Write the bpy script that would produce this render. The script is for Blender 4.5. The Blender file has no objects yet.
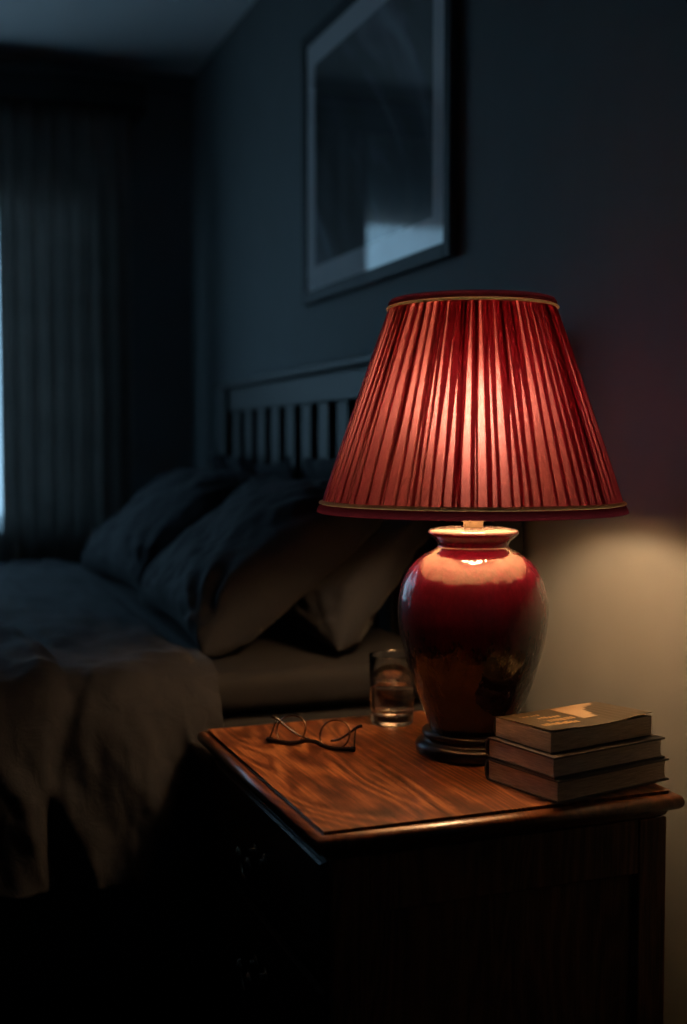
import bpy, bmesh, math, random
from mathutils import Vector, Matrix, noise

random.seed(7)
S = bpy.context.scene
C = S.collection
PI = math.pi

# ------------------------------------------------------------------ helpers
def tag(o, label=None, cat=None, group=None, kind=None):
    if label: o['label'] = label
    if cat: o['category'] = cat
    if group: o['group'] = group
    if kind: o['kind'] = kind
    return o

def empty(name, loc=(0, 0, 0), rz=0.0):
    o = bpy.data.objects.new(name, None)
    o.empty_display_size = 0.05
    o.location = loc
    o.rotation_euler = (0, 0, rz)
    C.objects.link(o)
    return o

def link(name, me, mat, parent=None, smooth=False, loc=None):
    o = bpy.data.objects.new(name, me)
    C.objects.link(o)
    if mat is not None:
        for m in (mat if isinstance(mat, (list, tuple)) else [mat]):
            me.materials.append(m)
    if smooth:
        for p in me.polygons: p.use_smooth = True
    if parent is not None: o.parent = parent
    if loc is not None: o.location = loc
    return o

def from_bm(name, bm, mat, parent=None, smooth=False, recalc=True, loc=None):
    if recalc: bmesh.ops.recalc_face_normals(bm, faces=bm.faces[:])
    me = bpy.data.meshes.new(name)
    bm.to_mesh(me); bm.free()
    return link(name, me, mat, parent, smooth, loc)

def box(bm, x0, x1, y0, y1, z0, z1, bevel=0.0, seg=2):
    vs = [bm.verts.new(p) for p in ((x0,y0,z0),(x1,y0,z0),(x1,y1,z0),(x0,y1,z0),(x0,y0,z1),(x1,y0,z1),(x1,y1,z1),(x0,y1,z1))]
    fs = [bm.faces.new([vs[i] for i in q]) for q in ((3,2,1,0),(4,5,6,7),(0,1,5,4),(1,2,6,5),(2,3,7,6),(3,0,4,7))]
    if bevel:
        es = set(e for f in fs for e in f.edges)
        bmesh.ops.bevel(bm, geom=list(es), offset=bevel, segments=seg, profile=0.5, affect='EDGES')

def lathe(bm, prof, n=64, closed=False):
    rings = []
    for r, z in prof:
        if r < 1e-6:
            rings.append([bm.verts.new((0, 0, z))])
        else:
            rings.append([bm.verts.new((r*math.cos(2*PI*i/n), r*math.sin(2*PI*i/n), z)) for i in range(n)])
    pairs = list(zip(rings[:-1], rings[1:]))
    if closed: pairs.append((rings[-1], rings[0]))
    for a, b in pairs:
        for i in range(n):
            j = (i+1) % n
            q = [a[i % len(a)], a[j % len(a)], b[j % len(b)], b[i % len(b)]]
            u = []
            for v in q:
                if v not in u: u.append(v)
            if len(u) > 2: bm.faces.new(u)

def spline(pts, k=6):
    out = []
    P = [pts[0]] + list(pts) + [pts[-1]]
    for i in range(1, len(P)-2):
        p0, p1, p2, p3 = (Vector(P[i-1]), Vector(P[i]), Vector(P[i+1]), Vector(P[i+2]))
        for j in range(k):
            t = j/k
            out.append(0.5*((2*p1) + (p2-p0)*t + (2*p0-5*p1+4*p2-p3)*t*t + (3*p1-p0-3*p2+p3)*t**3))
    out.append(Vector(pts[-1]))
    return out

def tube(bm, pts, r, n=10, closed=False):
    pts = [Vector(p) for p in pts]
    N = len(pts)
    rs = r if isinstance(r, (list, tuple)) else [r]*N
    rings = []
    up = None
    for i, p in enumerate(pts):
        if closed: t = pts[(i+1) % N] - pts[i-1]
        else: t = pts[min(i+1, N-1)] - pts[max(i-1, 0)]
        t.normalize()
        if up is None:
            up = Vector((0, 0, 1)) if abs(t.z) < 0.9 else Vector((1, 0, 0))
        a = (up - t*up.dot(t)).normalized(); up = a
        b = t.cross(a)
        rings.append([bm.verts.new(p + (a*math.cos(2*PI*k/n) + b*math.sin(2*PI*k/n))*rs[i]) for k in range(n)])
    pr = list(zip(rings[:-1], rings[1:]))
    if closed: pr.append((rings[-1], rings[0]))
    for a, b in pr:
        for k in range(n):
            bm.faces.new((a[k], a[(k+1) % n], b[(k+1) % n], b[k]))
    if not closed:
        bm.faces.new(rings[0][::-1]); bm.faces.new(rings[-1])

def grid_mesh(bm, rows):
    V = [[bm.verts.new(p) for p in row] for row in rows]
    for i in range(len(V)-1):
        for j in range(len(V[0])-1):
            bm.faces.new((V[i][j], V[i][j+1], V[i+1][j+1], V[i+1][j]))
    return V

def sstep(a, b, x):
    t = max(0.0, min(1.0, (x-a)/(b-a)))
    return t*t*(3-2*t)

# ------------------------------------------------------------------ materials
class NT:
    def __init__(s, name):
        s.m = bpy.data.materials.new(name); s.m.use_nodes = True
        s.t = s.m.node_tree; s.t.nodes.clear()
        s.out = s.n('ShaderNodeOutputMaterial')
    def n(s, typ, **kw):
        nd = s.t.nodes.new(typ)
        for k, v in kw.items():
            if k in nd.inputs: nd.inputs[k].default_value = v
            else: setattr(nd, k, v)
        return nd
    def l(s, a, b): s.t.links.new(a, b)
    def surf(s, sh): s.l(sh, s.out.inputs['Surface'])
    def bsdf(s, **kw):
        b = s.n('ShaderNodeBsdfPrincipled')
        for k, v in kw.items(): b.inputs[k.replace('_', ' ')].default_value = v
        s.surf(b.outputs[0]); s.b = b
        return b
    def coords(s, scale=(1, 1, 1), rot=(0, 0, 0)):
        tc = s.n('ShaderNodeTexCoord'); mp = s.n('ShaderNodeMapping')
        mp.inputs['Scale'].default_value = scale; mp.inputs['Rotation'].default_value = rot
        s.l(tc.outputs['Object'], mp.inputs['Vector'])
        return mp.outputs[0]
    def ramp(s, fac, stops):
        r = s.n('ShaderNodeValToRGB')
        e = r.color_ramp.elements
        while len(e) < len(stops): e.new(0.5)
        for i, (p, c) in enumerate(stops):
            e[i].position = p; e[i].color = (*c, 1) if len(c) == 3 else c
        s.l(fac, r.inputs[0])
        return r.outputs[0]
    def noise(s, vec, scale=5, detail=4, rough=0.55, dist=0.0):
        n = s.n('ShaderNodeTexNoise')
        n.inputs['Scale'].default_value = scale; n.inputs['Detail'].default_value = detail
        n.inputs['Roughness'].default_value = rough; n.inputs['Distortion'].default_value = dist
        s.l(vec, n.inputs['Vector'])
        return n.outputs['Fac']
    def bump(s, h, strength=0.2, dist=0.002, target=None):
        b = s.n('ShaderNodeBump'); b.inputs['Strength'].default_value = strength; b.inputs['Distance'].default_value = dist
        s.l(h, b.inputs['Height'])
        s.l(b.outputs[0], (target or s.b).inputs['Normal'])
        return b.outputs[0]

def plain(name, col, rough=0.6, bump=None, var=0.0, **kw):
    t = NT(name); b = t.bsdf(Base_Color=(*col, 1), Roughness=rough, **kw)
    v = t.coords()
    if var:
        f = t.noise(v, 9, 5)
        c = t.ramp(f, [(0.3, tuple(x*(1-var) for x in col)), (0.7, tuple(min(1, x*(1+var)) for x in col))])
        t.l(c, b.inputs['Base Color'])
    if bump:
        t.bump(t.noise(v, bump[0], 6), bump[1], bump[2] if len(bump) > 2 else 0.002)
    return t.m

def wood(name, cols, axis='Y', rough=0.3, spec=0.5, scale=1.0, coat=0.0, bump=0.08):
    t = NT(name); b = t.bsdf(Roughness=rough)
    b.inputs['Specular IOR Level'].default_value = spec
    b.inputs['Coat Weight'].default_value = coat; b.inputs['Coat Roughness'].default_value = 0.18
    st = {'X': (0.16, 1, 1), 'Y': (1, 0.16, 1), 'Z': (1, 1, 0.16)}[axis]
    v = t.coords(tuple(q*scale for q in st))
    # growth rings distorted into cathedrals
    big = t.noise(v, 7.0, 2, 0.5, 0.5)
    mul = t.n('ShaderNodeMath', operation='MULTIPLY'); mul.inputs[1].default_value = 150.0
    t.l(big, mul.inputs[0])
    fr = t.n('ShaderNodeMath', operation='SINE'); t.l(mul.outputs[0], fr.inputs[0])
    fn = t.n('ShaderNodeMath', operation='MULTIPLY_ADD'); fn.inputs[1].default_value = 0.5; fn.inputs[2].default_value = 0.5
    t.l(fr.outputs[0], fn.inputs[0])
    st2 = {'X': (0.035, 1, 1), 'Y': (1, 0.035, 1), 'Z': (1, 1, 0.035)}[axis]
    v2 = t.coords(tuple(q*scale for q in st2))
    fine = t.noise(v2, 420, 4, 0.7)
    mid = t.noise(v2, 90, 5, 0.65)
    blot = t.noise(t.coords((1, 1, 1)), 11, 4, 0.6)
    m0 = t.n('ShaderNodeMix', data_type='FLOAT'); m0.inputs[0].default_value = 0.5
    t.l(mid, m0.inputs[2]); t.l(blot, m0.inputs[3])
    m1 = t.n('ShaderNodeMix', data_type='FLOAT'); m1.inputs[0].default_value = 0.80
    t.l(fn.outputs[0], m1.inputs[2]); t.l(m0.outputs[0], m1.inputs[3])
    m2 = t.n('ShaderNodeMix', data_type='FLOAT'); m2.inputs[0].default_value = 0.42
    t.l(m1.outputs[0], m2.inputs[2]); t.l(fine, m2.inputs[3])
    c = t.ramp(m2.outputs[0], [(0.38, cols[0]), (0.5, cols[1]), (0.62, cols[2])])
    t.l(c, b.inputs['Base Color'])
    t.bump(fine, bump, 0.0008)
    return t.m

def cloth(name, col, rough=0.85, weave=900, wr=0.25, translucent=0.0, sheen=0.2):
    t = NT(name)
    b = t.n('ShaderNodeBsdfPrincipled')
    b.inputs['Roughness'].default_value = rough
    b.inputs['Sheen Weight'].default_value = sheen; b.inputs['Sheen Roughness'].default_value = 0.4
    b.inputs['Specular IOR Level'].default_value = 0.2
    v = t.coords()
    f = t.noise(v, 6, 5, 0.6)
    c = t.ramp(f, [(0.3, tuple(x*0.85 for x in col)), (0.7, tuple(x*1.15 for x in col))])
    t.l(c, b.inputs['Base Color'])
    n1 = t.noise(v, weave, 2); n2 = t.noise(v, 28, 5, 0.6, 0.8)
    a = t.n('ShaderNodeMath', operation='MULTIPLY_ADD'); a.inputs[1].default_value = 0.15
    t.l(n1, a.inputs[0]); t.l(n2, a.inputs[2])
    t.bump(a.outputs[0], wr, 0.006, b)
    if translucent:
        tr = t.n('ShaderNodeBsdfTranslucent'); t.l(c, tr.inputs[0])
        mx = t.n('ShaderNodeMixShader'); mx.inputs[0].default_value = translucent
        t.l(b.outputs[0], mx.inputs[1]); t.l(tr.outputs[0], mx.inputs[2]); t.surf(mx.outputs[0])
    else:
        t.surf(b.outputs[0])
    return t.m

def thin_glass(name, tint=(1, 1, 1), rough=0.0, ior=1.5):
    t = NT(name)
    tr = t.n('ShaderNodeBsdfTransparent'); tr.inputs[0].default_value = (*tint, 1)
    gl = t.n('ShaderNodeBsdfGlossy'); gl.inputs['Roughness'].default_value = rough
    fr = t.n('ShaderNodeFresnel')
    # a thin sheet reflects the same from both of its sides
    ge = t.n('ShaderNodeNewGeometry'); mi = t.n('ShaderNodeMix', data_type='FLOAT')
    mi.inputs[2].default_value = ior; mi.inputs[3].default_value = 1/ior
    t.l(ge.outputs['Backfacing'], mi.inputs[0]); t.l(mi.outputs[0], fr.inputs['IOR'])
    mx = t.n('ShaderNodeMixShader')
    t.l(fr.outputs[0], mx.inputs[0]); t.l(tr.outputs[0], mx.inputs[1]); t.l(gl.outputs[0], mx.inputs[2])
    t.surf(mx.outputs[0])
    return t.m

M = {}
M['wall'] = plain('wall_paint', (0.159, 0.179, 0.188), 0.75, bump=(260, 0.12, 0.0015), var=0.04)
M['ceiling'] = plain('ceiling_paint', (0.78, 0.80, 0.81), 0.85, bump=(180, 0.1, 0.0015))
M['floor'] = wood('floor_boards', ((0.006, 0.004, 0.003), (0.011, 0.008, 0.006), (0.018, 0.012, 0.009)), 'Y', 0.55)
M['trim'] = plain('dark_trim_paint', (0.045, 0.055, 0.060), 0.5, bump=(90, 0.05))
M['cornice'] = plain('cornice_paint', (0.16, 0.18, 0.19), 0.6, bump=(90, 0.05))
M['pelmet'] = plain('pelmet_paint', (0.010, 0.012, 0.013), 0.6, bump=(90, 0.05))
M['winframe'] = plain('window_paint', (0.30, 0.32, 0.33), 0.45, bump=(120, 0.05))
M['pane'] = thin_glass('window_pane_glass')
M['drape'] = cloth('drape_linen', (0.22, 0.205, 0.19), 0.9, 700, 0.3, 0.12)
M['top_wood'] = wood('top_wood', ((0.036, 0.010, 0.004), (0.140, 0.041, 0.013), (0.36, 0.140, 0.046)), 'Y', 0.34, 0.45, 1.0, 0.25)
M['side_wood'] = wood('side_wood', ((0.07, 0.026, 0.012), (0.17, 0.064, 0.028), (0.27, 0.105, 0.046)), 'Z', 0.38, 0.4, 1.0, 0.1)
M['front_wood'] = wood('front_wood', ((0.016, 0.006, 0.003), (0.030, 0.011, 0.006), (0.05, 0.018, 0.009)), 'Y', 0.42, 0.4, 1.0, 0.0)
M['edge_wood'] = wood('edge_wood', ((0.045, 0.012, 0.005), (0.110, 0.034, 0.011), (0.18, 0.06, 0.02)), 'Y', 0.30, 0.5, 1.0, 0.3)
M['ebony'] = plain('lamp_base_wood', (0.016, 0.011, 0.009), 0.28, bump=(60, 0.05), var=0.2)
M['brass'] = plain('dark_brass', (0.22, 0.17, 0.13), 0.25, bump=(120, 0.05), Metallic=1.0)
M['gold'] = plain('gold_braid', (0.50, 0.33, 0.17), 0.6, bump=(900, 0.5, 0.001))
def glow_cloth(name, col, tcol, k, sc):
    t = NT(name); v = t.coords(); f = t.noise(v, sc, 3, 0.6)
    df = t.n('ShaderNodeBsdfDiffuse'); t.l(t.ramp(f, [(0.3, tuple(q*0.7 for q in col)), (0.7, col)]), df.inputs[0])
    tl = t.n('ShaderNodeBsdfTranslucent'); tl.inputs[0].default_value = (*tcol, 1)
    bp = t.n('ShaderNodeBump'); bp.inputs['Strength'].default_value = 0.4; bp.inputs['Distance'].default_value = 0.001
    t.l(f, bp.inputs['Height']); t.l(bp.outputs[0], df.inputs['Normal'])
    mx = t.n('ShaderNodeMixShader'); mx.inputs[0].default_value = k
    t.l(df.outputs[0], mx.inputs[1]); t.l(tl.outputs[0], mx.inputs[2]); t.surf(mx.outputs[0])
    return t.m
M['gold'] = glow_cloth('gold_braid', (0.80, 0.60, 0.36), (0.26, 0.28, 0.25), 0.5, 700)
M['trimred'] = glow_cloth('dark_red_binding', (0.16, 0.014, 0.026), (0.012, 0.0022, 0.0060), 0.5, 600)
M['ivory'] = plain('ivory_socket', (0.72, 0.60, 0.42), 0.4, bump=(80, 0.03))
M['bed_paint'] = plain('bed_frame_paint', (0.0075, 0.010, 0.0115), 0.55, bump=(70, 0.08), var=0.08)
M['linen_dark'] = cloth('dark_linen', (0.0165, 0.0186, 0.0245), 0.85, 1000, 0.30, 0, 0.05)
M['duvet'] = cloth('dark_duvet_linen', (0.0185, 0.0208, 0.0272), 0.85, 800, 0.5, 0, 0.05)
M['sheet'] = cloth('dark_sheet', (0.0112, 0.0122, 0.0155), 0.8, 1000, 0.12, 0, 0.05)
M['frame'] = plain('picture_frame_paint', (0.022, 0.034, 0.042), 0.6, bump=(60, 0.05))
M['mat'] = plain('picture_mount_card', (0.82, 0.81, 0.83), 0.9, bump=(300, 0.05))
M['picglass'] = thin_glass('picture_glass', ior=1.9)
M['lens'] = thin_glass('spectacle_lens_glass')
M['acetate'] = plain('dark_acetate', (0.012, 0.008, 0.007), 0.22, bump=(40, 0.02))
M['wire'] = plain('copper_wire_rim', (0.14, 0.085, 0.06), 0.3, bump=(200, 0.02), Metallic=1.0)

t = NT('sheer_voile')
v = t.coords((1, 1, 0.02))
f = t.noise(v, 26, 3)
col = t.ramp(f, [(0.3, (0.62, 0.66, 0.68)), (0.7, (0.90, 0.92, 0.93))])
d = t.n('ShaderNodeBsdfTranslucent'); t.l(col, d.inputs[0])
tr = t.n('ShaderNodeBsdfTransparent')
mx = t.n('ShaderNodeMixShader'); mx.inputs[0].default_value = 0.68
t.l(tr.outputs[0], mx.inputs[1]); t.l(d.outputs[0], mx.inputs[2]); t.surf(mx.outputs[0])
M['sheer'] = t.m

t = NT('blind_fabric')
v = t.coords((1, 1, 8))
d = t.n('ShaderNodeBsdfTranslucent'); d.inputs[0].default_value = (0.24, 0.28, 0.30, 1)
d2 = t.n('ShaderNodeBsdfDiffuse'); t.l(t.ramp(t.noise(v, 60, 2), [(0.3, (0.2, 0.22, 0.23)), (0.7, (0.3, 0.32, 0.33))]), d2.inputs[0])
mx = t.n('ShaderNodeMixShader'); mx.inputs[0].default_value = 0.6
t.l(d2.outputs[0], mx.inputs[1]); t.l(d.outputs[0], mx.inputs[2]); t.surf(mx.outputs[0])
M['blind'] = t.m

t = NT('clear_glass'); g = t.n('ShaderNodeBsdfGlass'); g.inputs['IOR'].default_value = 1.48
t.surf(g.outputs[0]); M['glass'] = t.m
t = NT('clear_water'); g = t.n('ShaderNodeBsdfGlass'); g.inputs['IOR'].default_value = 1.33
t.surf(g.outputs[0]); M['water'] = t.m

# glaze: oxblood with vertical mottled runs, darker and browner towards the foot
t = NT('oxblood_glaze'); b = t.bsdf(Roughness=0.4)
b.inputs['Specular IOR Level'].default_value = 0.1
b.inputs['Coat Weight'].default_value = 1.0; b.inputs['Coat Roughness'].default_value = 0.012; b.inputs['Coat IOR'].default_value = 1.58
tc = t.n('ShaderNodeTexCoord'); sx = t.n('ShaderNodeSeparateXYZ'); t.l(tc.outputs['Object'], sx.inputs[0])
runs = t.noise(t.coords((1, 1, 0.22)), 70, 5, 0.65, 0.4)
speck = t.noise(t.coords((1, 1, 0.5)), 230, 3, 0.6)
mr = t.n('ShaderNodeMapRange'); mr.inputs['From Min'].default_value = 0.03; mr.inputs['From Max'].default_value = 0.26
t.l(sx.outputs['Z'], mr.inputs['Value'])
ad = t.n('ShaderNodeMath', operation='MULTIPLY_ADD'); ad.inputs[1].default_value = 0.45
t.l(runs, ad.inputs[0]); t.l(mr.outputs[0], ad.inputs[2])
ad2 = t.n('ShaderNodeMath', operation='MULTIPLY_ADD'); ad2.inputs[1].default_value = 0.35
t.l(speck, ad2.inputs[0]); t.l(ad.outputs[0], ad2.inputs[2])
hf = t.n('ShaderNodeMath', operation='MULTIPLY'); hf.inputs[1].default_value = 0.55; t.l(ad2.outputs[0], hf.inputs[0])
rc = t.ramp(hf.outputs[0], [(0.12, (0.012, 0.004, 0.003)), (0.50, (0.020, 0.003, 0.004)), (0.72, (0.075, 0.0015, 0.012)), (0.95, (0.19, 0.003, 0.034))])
lip = t.n('ShaderNodeMapRange'); lip.inputs['From Min'].default_value = 0.3035; lip.inputs['From Max'].default_value = 0.3075
t.l(sx.outputs['Z'], lip.inputs['Value'])
lm = t.n('ShaderNodeMix', data_type='RGBA'); lm.inputs[7].default_value = (0.115, 0.080, 0.085, 1)
t.l(lip.outputs[0], lm.inputs[0]); t.l(rc, lm.inputs[6]); t.l(lm.outputs[2], b.inputs['Base Color'])
w = t.noise(t.coords((1, 1, 0.5)), 26, 3, 0.5)
bp = t.n('ShaderNodeBump'); bp.inputs['Strength'].default_value = 0.8; bp.inputs['Distance'].default_value = 0.004
w2 = t.noise(t.coords((1, 1, 0.8)), 95, 2, 0.5)
wa = t.n('ShaderNodeMath', operation='MULTIPLY_ADD'); wa.inputs[1].default_value = 0.22
t.l(w2, wa.inputs[0]); t.l(w, wa.inputs[2]); t.l(wa.outputs[0], bp.inputs['Height']); t.l(bp.outputs[0], b.inputs['Coat Normal'])
M['glaze'] = t.m

# silk: light goes through scattered, a little of it nearly straight on
t = NT('red_pleated_silk')
v = t.coords()
slub = t.noise(t.coords((1, 1, 0.06)), 420, 3, 0.6)
fine = t.noise(v, 900, 2, 0.5)
av = t.n('ShaderNodeMix', data_type='FLOAT'); av.inputs[0].default_value = 0.4
t.l(slub, av.inputs[2]); t.l(fine, av.inputs[3])
ct = t.ramp(av.outputs[0], [(0.3, (0.14, 0.007, 0.045)), (0.7, (0.22, 0.012, 0.065))])
cr = t.ramp(av.outputs[0], [(0.3, (0.16, 0.006, 0.022)), (0.7, (0.26, 0.010, 0.032))])
tl = t.n('ShaderNodeBsdfTranslucent'); t.l(ct, tl.inputs[0])
df = t.n('ShaderNodeBsdfDiffuse'); t.l(cr, df.inputs[0])
cf = t.ramp(av.outputs[0], [(0.3, (0.66, 0.25, 0.335)), (0.7, (0.90, 0.38, 0.48))])
rf = t.n('ShaderNodeBsdfRefraction'); rf.inputs['Roughness'].default_value = 0.70; rf.inputs['IOR'].default_value = 1.6
rg = t.n('ShaderNodeBsdfRefraction'); rg.inputs['Roughness'].default_value = 0.70; rg.inputs['IOR'].default_value = 0.625
t.l(cf, rf.inputs['Color']); t.l(cf, rg.inputs['Color'])
m0 = t.n('ShaderNodeMixShader'); m0.inputs[0].default_value = 0.5
t.l(rf.outputs[0], m0.inputs[1]); t.l(rg.outputs[0], m0.inputs[2])
m1 = t.n('ShaderNodeMixShader'); m1.inputs[0].default_value = 0.75
t.l(df.outputs[0], m1.inputs[1]); t.l(tl.outputs[0], m1.inputs[2])
m2 = t.n('ShaderNodeMixShader'); m2.inputs[0].default_value = 0.55
t.l(m1.outputs[0], m2.inputs[1]); t.l(m0.outputs[0], m2.inputs[2])
t.surf(m2.outputs[0]); M['silk'] = t.m

t = NT('cream_lining')
df = t.n('ShaderNodeBsdfDiffuse'); df.inputs[0].default_value = (0.75, 0.62, 0.48, 1)
tl = t.n('ShaderNodeBsdfTranslucent'); tl.inputs[0].default_value = (0.60, 0.42, 0.32, 1)
tp = t.n('ShaderNodeBsdfTransparent')
wv = t.ramp(t.noise(t.coords(), 600, 2), [(0.3, (0.075, 0.075, 0.075)), (0.7, (0.125, 0.125, 0.125))])
m1 = t.n('ShaderNodeMixShader'); m1.inputs[0].default_value = 0.05
t.l(df.outputs[0], m1.inputs[1]); t.l(tl.outputs[0], m1.inputs[2])
m2 = t.n('ShaderNodeMixShader'); t.l(wv, m2.inputs[0])
t.l(m1.outputs[0], m2.inputs[1]); t.l(tp.outputs[0], m2.inputs[2])
t.surf(m2.outputs[0]); M['lining'] = t.m

t = NT('cream_diffuser')
df = t.n('ShaderNodeBsdfDiffuse'); df.inputs[0].default_value = (0.75, 0.62, 0.48, 1)
tl = t.n('ShaderNodeBsdfTranslucent'); t.l(t.ramp(t.noise(t.coords(), 40, 3), [(0.3, (0.30, 0.24, 0.18)), (0.7, (0.36, 0.29, 0.22))]), tl.inputs[0])
m1 = t.n('ShaderNodeMixShader'); m1.inputs[0].default_value = 0.5
t.l(df.outputs[0], m1.inputs[1]); t.l(tl.outputs[0], m1.inputs[2]); t.surf(m1.outputs[0]); M['diffuser'] = t.m

t = NT('lit_bulb'); e = t.n('ShaderNodeEmission'); e.inputs[0].default_value = (1.0, 0.60, 0.295, 1); e.inputs[1].default_value = 128
t.surf(e.outputs[0]); M['bulb'] = t.m

# misty abstract print
t = NT('misty_print'); b = t.bsdf(Roughness=0.7)
v = t.coords((1, 1, 1), (0.75, 0, 0))
v2 = t.n('ShaderNodeMapping'); v2.inputs['Scale'].default_value = (1, 3.4, 0.9); t.l(v, v2.inputs[0])
f = t.noise(v2.outputs[0], 2.3, 4, 0.5, 0.5)
t.l(t.ramp(f, [(0.40, (0.010, 0.013, 0.016)), (0.56, (0.040, 0.050, 0.060)), (0.72, (0.28, 0.30, 0.36))]), b.inputs['Base Color'])
M['print'] = t.m

def pages(name, a, bcol):
    t = NT(name); b = t.bsdf(Roughness=0.8)
    v = t.coords((2.5, 2.5, 60))
    f = t.noise(v, 14, 4, 0.75)
    t.l(t.ramp(f, [(0.32, a), (0.68, bcol)]), b.inputs['Base Color'])
    t.bump(f, 0.5, 0.0008)
    return t.m
M['pages'] = pages('aged_pages', (0.36, 0.26, 0.175), (0.80, 0.64, 0.46))
M['pages2'] = pages('pale_pages', (0.40, 0.30, 0.21), (0.84, 0.68, 0.51))
M['cover_dark'] = plain('dark_cloth_cover', (0.040, 0.034, 0.034), 0.5, bump=(500, 0.2, 0.0008), var=0.2)
M['cover_grey'] = plain('worn_grey_cover', (0.085, 0.070, 0.066), 0.45, bump=(300, 0.2, 0.0008), var=0.3)
M['cover_olive'] = plain('worn_olive_cover', (0.050, 0.037, 0.020), 0.30, bump=(200, 0.15, 0.0008), var=0.35)
M['foil'] = plain('gold_foil', (0.75, 0.52, 0.24), 0.35, bump=(500, 0.3, 0.0006), Metallic=0.6)
M['patch'] = plain('pale_cover_patch', (0.36, 0.27, 0.165), 0.4, bump=(200, 0.1), var=0.3)

# ------------------------------------------------------------------ room
CEIL = 2.365; FAR = 4.25; LEFT = -3.7; NEAR = -1.3
TH = 0.14
def struct(name, bm, mat, parent=None):
    o = from_bm(name, bm, mat, parent); o['kind'] = 'structure'; return o

bm = bmesh.new(); box(bm, LEFT-TH, TH, NEAR-TH, FAR+TH, -0.12, 0.0); struct('floor', bm, M['floor'])
bm = bmesh.new(); box(bm, LEFT-TH, TH, NEAR-TH, FAR+TH, CEIL, CEIL+0.12); struct('ceiling', bm, M['ceiling'])
bm = bmesh.new(); box(bm, 0, TH, NEAR-TH, FAR+TH, 0, CEIL); struct('wall_right', bm, M['wall'])
# far wall with its window opening
WX0, WX1, WZ0, WZ1 = -2.15, -0.33, 0.78, 2.12
bm = bmesh.new()
box(bm, LEFT, WX0, FAR, FAR+TH, 0, CEIL); box(bm, WX1, 0, FAR, FAR+TH, 0, CEIL)
box(bm, WX0, WX1, FAR, FAR+TH, 0, WZ0); box(bm, WX0, WX1, FAR, FAR+TH, WZ1, CEIL)
struct('wall_far', bm, M['wall'])
bm = bmesh.new(); box(bm, LEFT-TH, LEFT, NEAR-TH, FAR+TH, 0, CEIL); struct('wall_left', bm, M['wall'])
bm = bmesh.new(); box(bm, LEFT, 0, NEAR-TH, NEAR, 0, CEIL); struct('wall_near', bm, M['wall'])

def window(name, along, a0, a1, off, sgn):
    """frame in the opening; along = 'x' for the far wall, 'y' for the left wall; sgn = inward direction"""
    def bx(bm, p0, p1, d0, d1, z0, z1, bev=0.004):
        d0, d1 = sorted((off+sgn*d0, off+sgn*d1))
        if along == 'x': box(bm, p0, p1, d0, d1, z0, z1, bev)
        else: box(bm, d0, d1, p0, p1, z0, z1, bev)
    bm = bmesh.new(); f = 0.05
    bx(bm, a0, a0+f, -0.09, -0.03, WZ0, WZ1); bx(bm, a1-f, a1, -0.09, -0.03, WZ0, WZ1)
    bx(bm, a0+f, a1-f, -0.09, -0.03, WZ0, WZ0+f); bx(bm, a0+f, a1-f, -0.09, -0.03, WZ1-f, WZ1)
    m = (a0+a1)/2
    bx(bm, m-0.022, m+0.022, -0.085, -0.035, WZ0+f, WZ1-f)
    w = struct(name, bm, M['winframe'])
    for q0, q1 in ((a0+f, m-0.022), (m+0.022, a1-f)):
        bm = bmesh.new(); bx(bm, q0, q1, -0.062, -0.058, WZ0+f, WZ1-f, 0)
        from_bm('window_pane', bm, M['pane'], w)
    bm = bmesh.new(); bx(bm, a0-0.03, a1+0.03, 0.0, 0.06, WZ0-0.03, WZ0, 0.006)
    from_bm('window_sill', bm, M['winframe'], w)
    return w
window('window_1', 'x', WX0, WX1, FAR, -1)

# white panelled door behind the camera
bm = bmesh.new()
box(bm, -0.95, -0.15, NEAR, NEAR+0.035, 0.0, 2.0, 0.004)
for z0, z1 in ((0.15, 0.85), (1.0, 1.85)):
    for x0, x1 in ((-0.87, -0.59), (-0.51, -0.23)):
        box(bm, x0, x1, NEAR+0.035, NEAR+0.045, z0, z1, 0.004)
d1 = struct('door_1', bm, plain('door_paint', (0.55, 0.55, 0.54), 0.4, bump=(80, 0.03)))
bm = bmesh.new(); tube(bm, [(-0.88, NEAR+0.035, 0.98), (-0.88, NEAR+0.085, 0.98), (-0.78, NEAR+0.085, 0.98)], 0.009)
from_bm('door_handle', bm, M['brass'], d1, True)

def sweep_trim(name, x0, x1, y0, y1, z0, z1, mat):
    bm = bmesh.new(); box(bm, x0, x1, y0, y1, z0, z1, 0.006); return struct(name, bm, mat)
sweep_trim('baseboard_right', -0.018, 0, NEAR, FAR, 0, 0.11, M['trim'])
sweep_trim('baseboard_far', LEFT, -0.018, FAR-0.018, FAR, 0, 0.11, M['trim'])
sweep_trim('trim_1', LEFT, 0.0, FAR-0.045, FAR, CEIL-0.045, CEIL, M['cornice'])

# pelmet over the curtains
p = empty('curtain_pelmet', (-1.35, FAR-0.13, 2.200))
tag(p, 'dark wooden pelmet running above the grey curtain on the window wall', 'pelmet')
bm = bmesh.new(); box(bm, -1.20, 1.16, -0.028, -0.012, 0.0, 0.085, 0.004); from_bm('front_board', bm, M['pelmet'], p)
bm = bmesh.new(); box(bm, -1.20, 1.16, -0.012, 0.128, 0.070, 0.085, 0.003); from_bm('top_board', bm, M['pelmet'], p)
for s in (-1.20, 1.142):
    bm = bmesh.new(); box(bm, s, s+0.018, -0.012, 0.128, 0.0, 0.070, 0.003); from_bm('end_board', bm, M['pelmet'], p)

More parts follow.
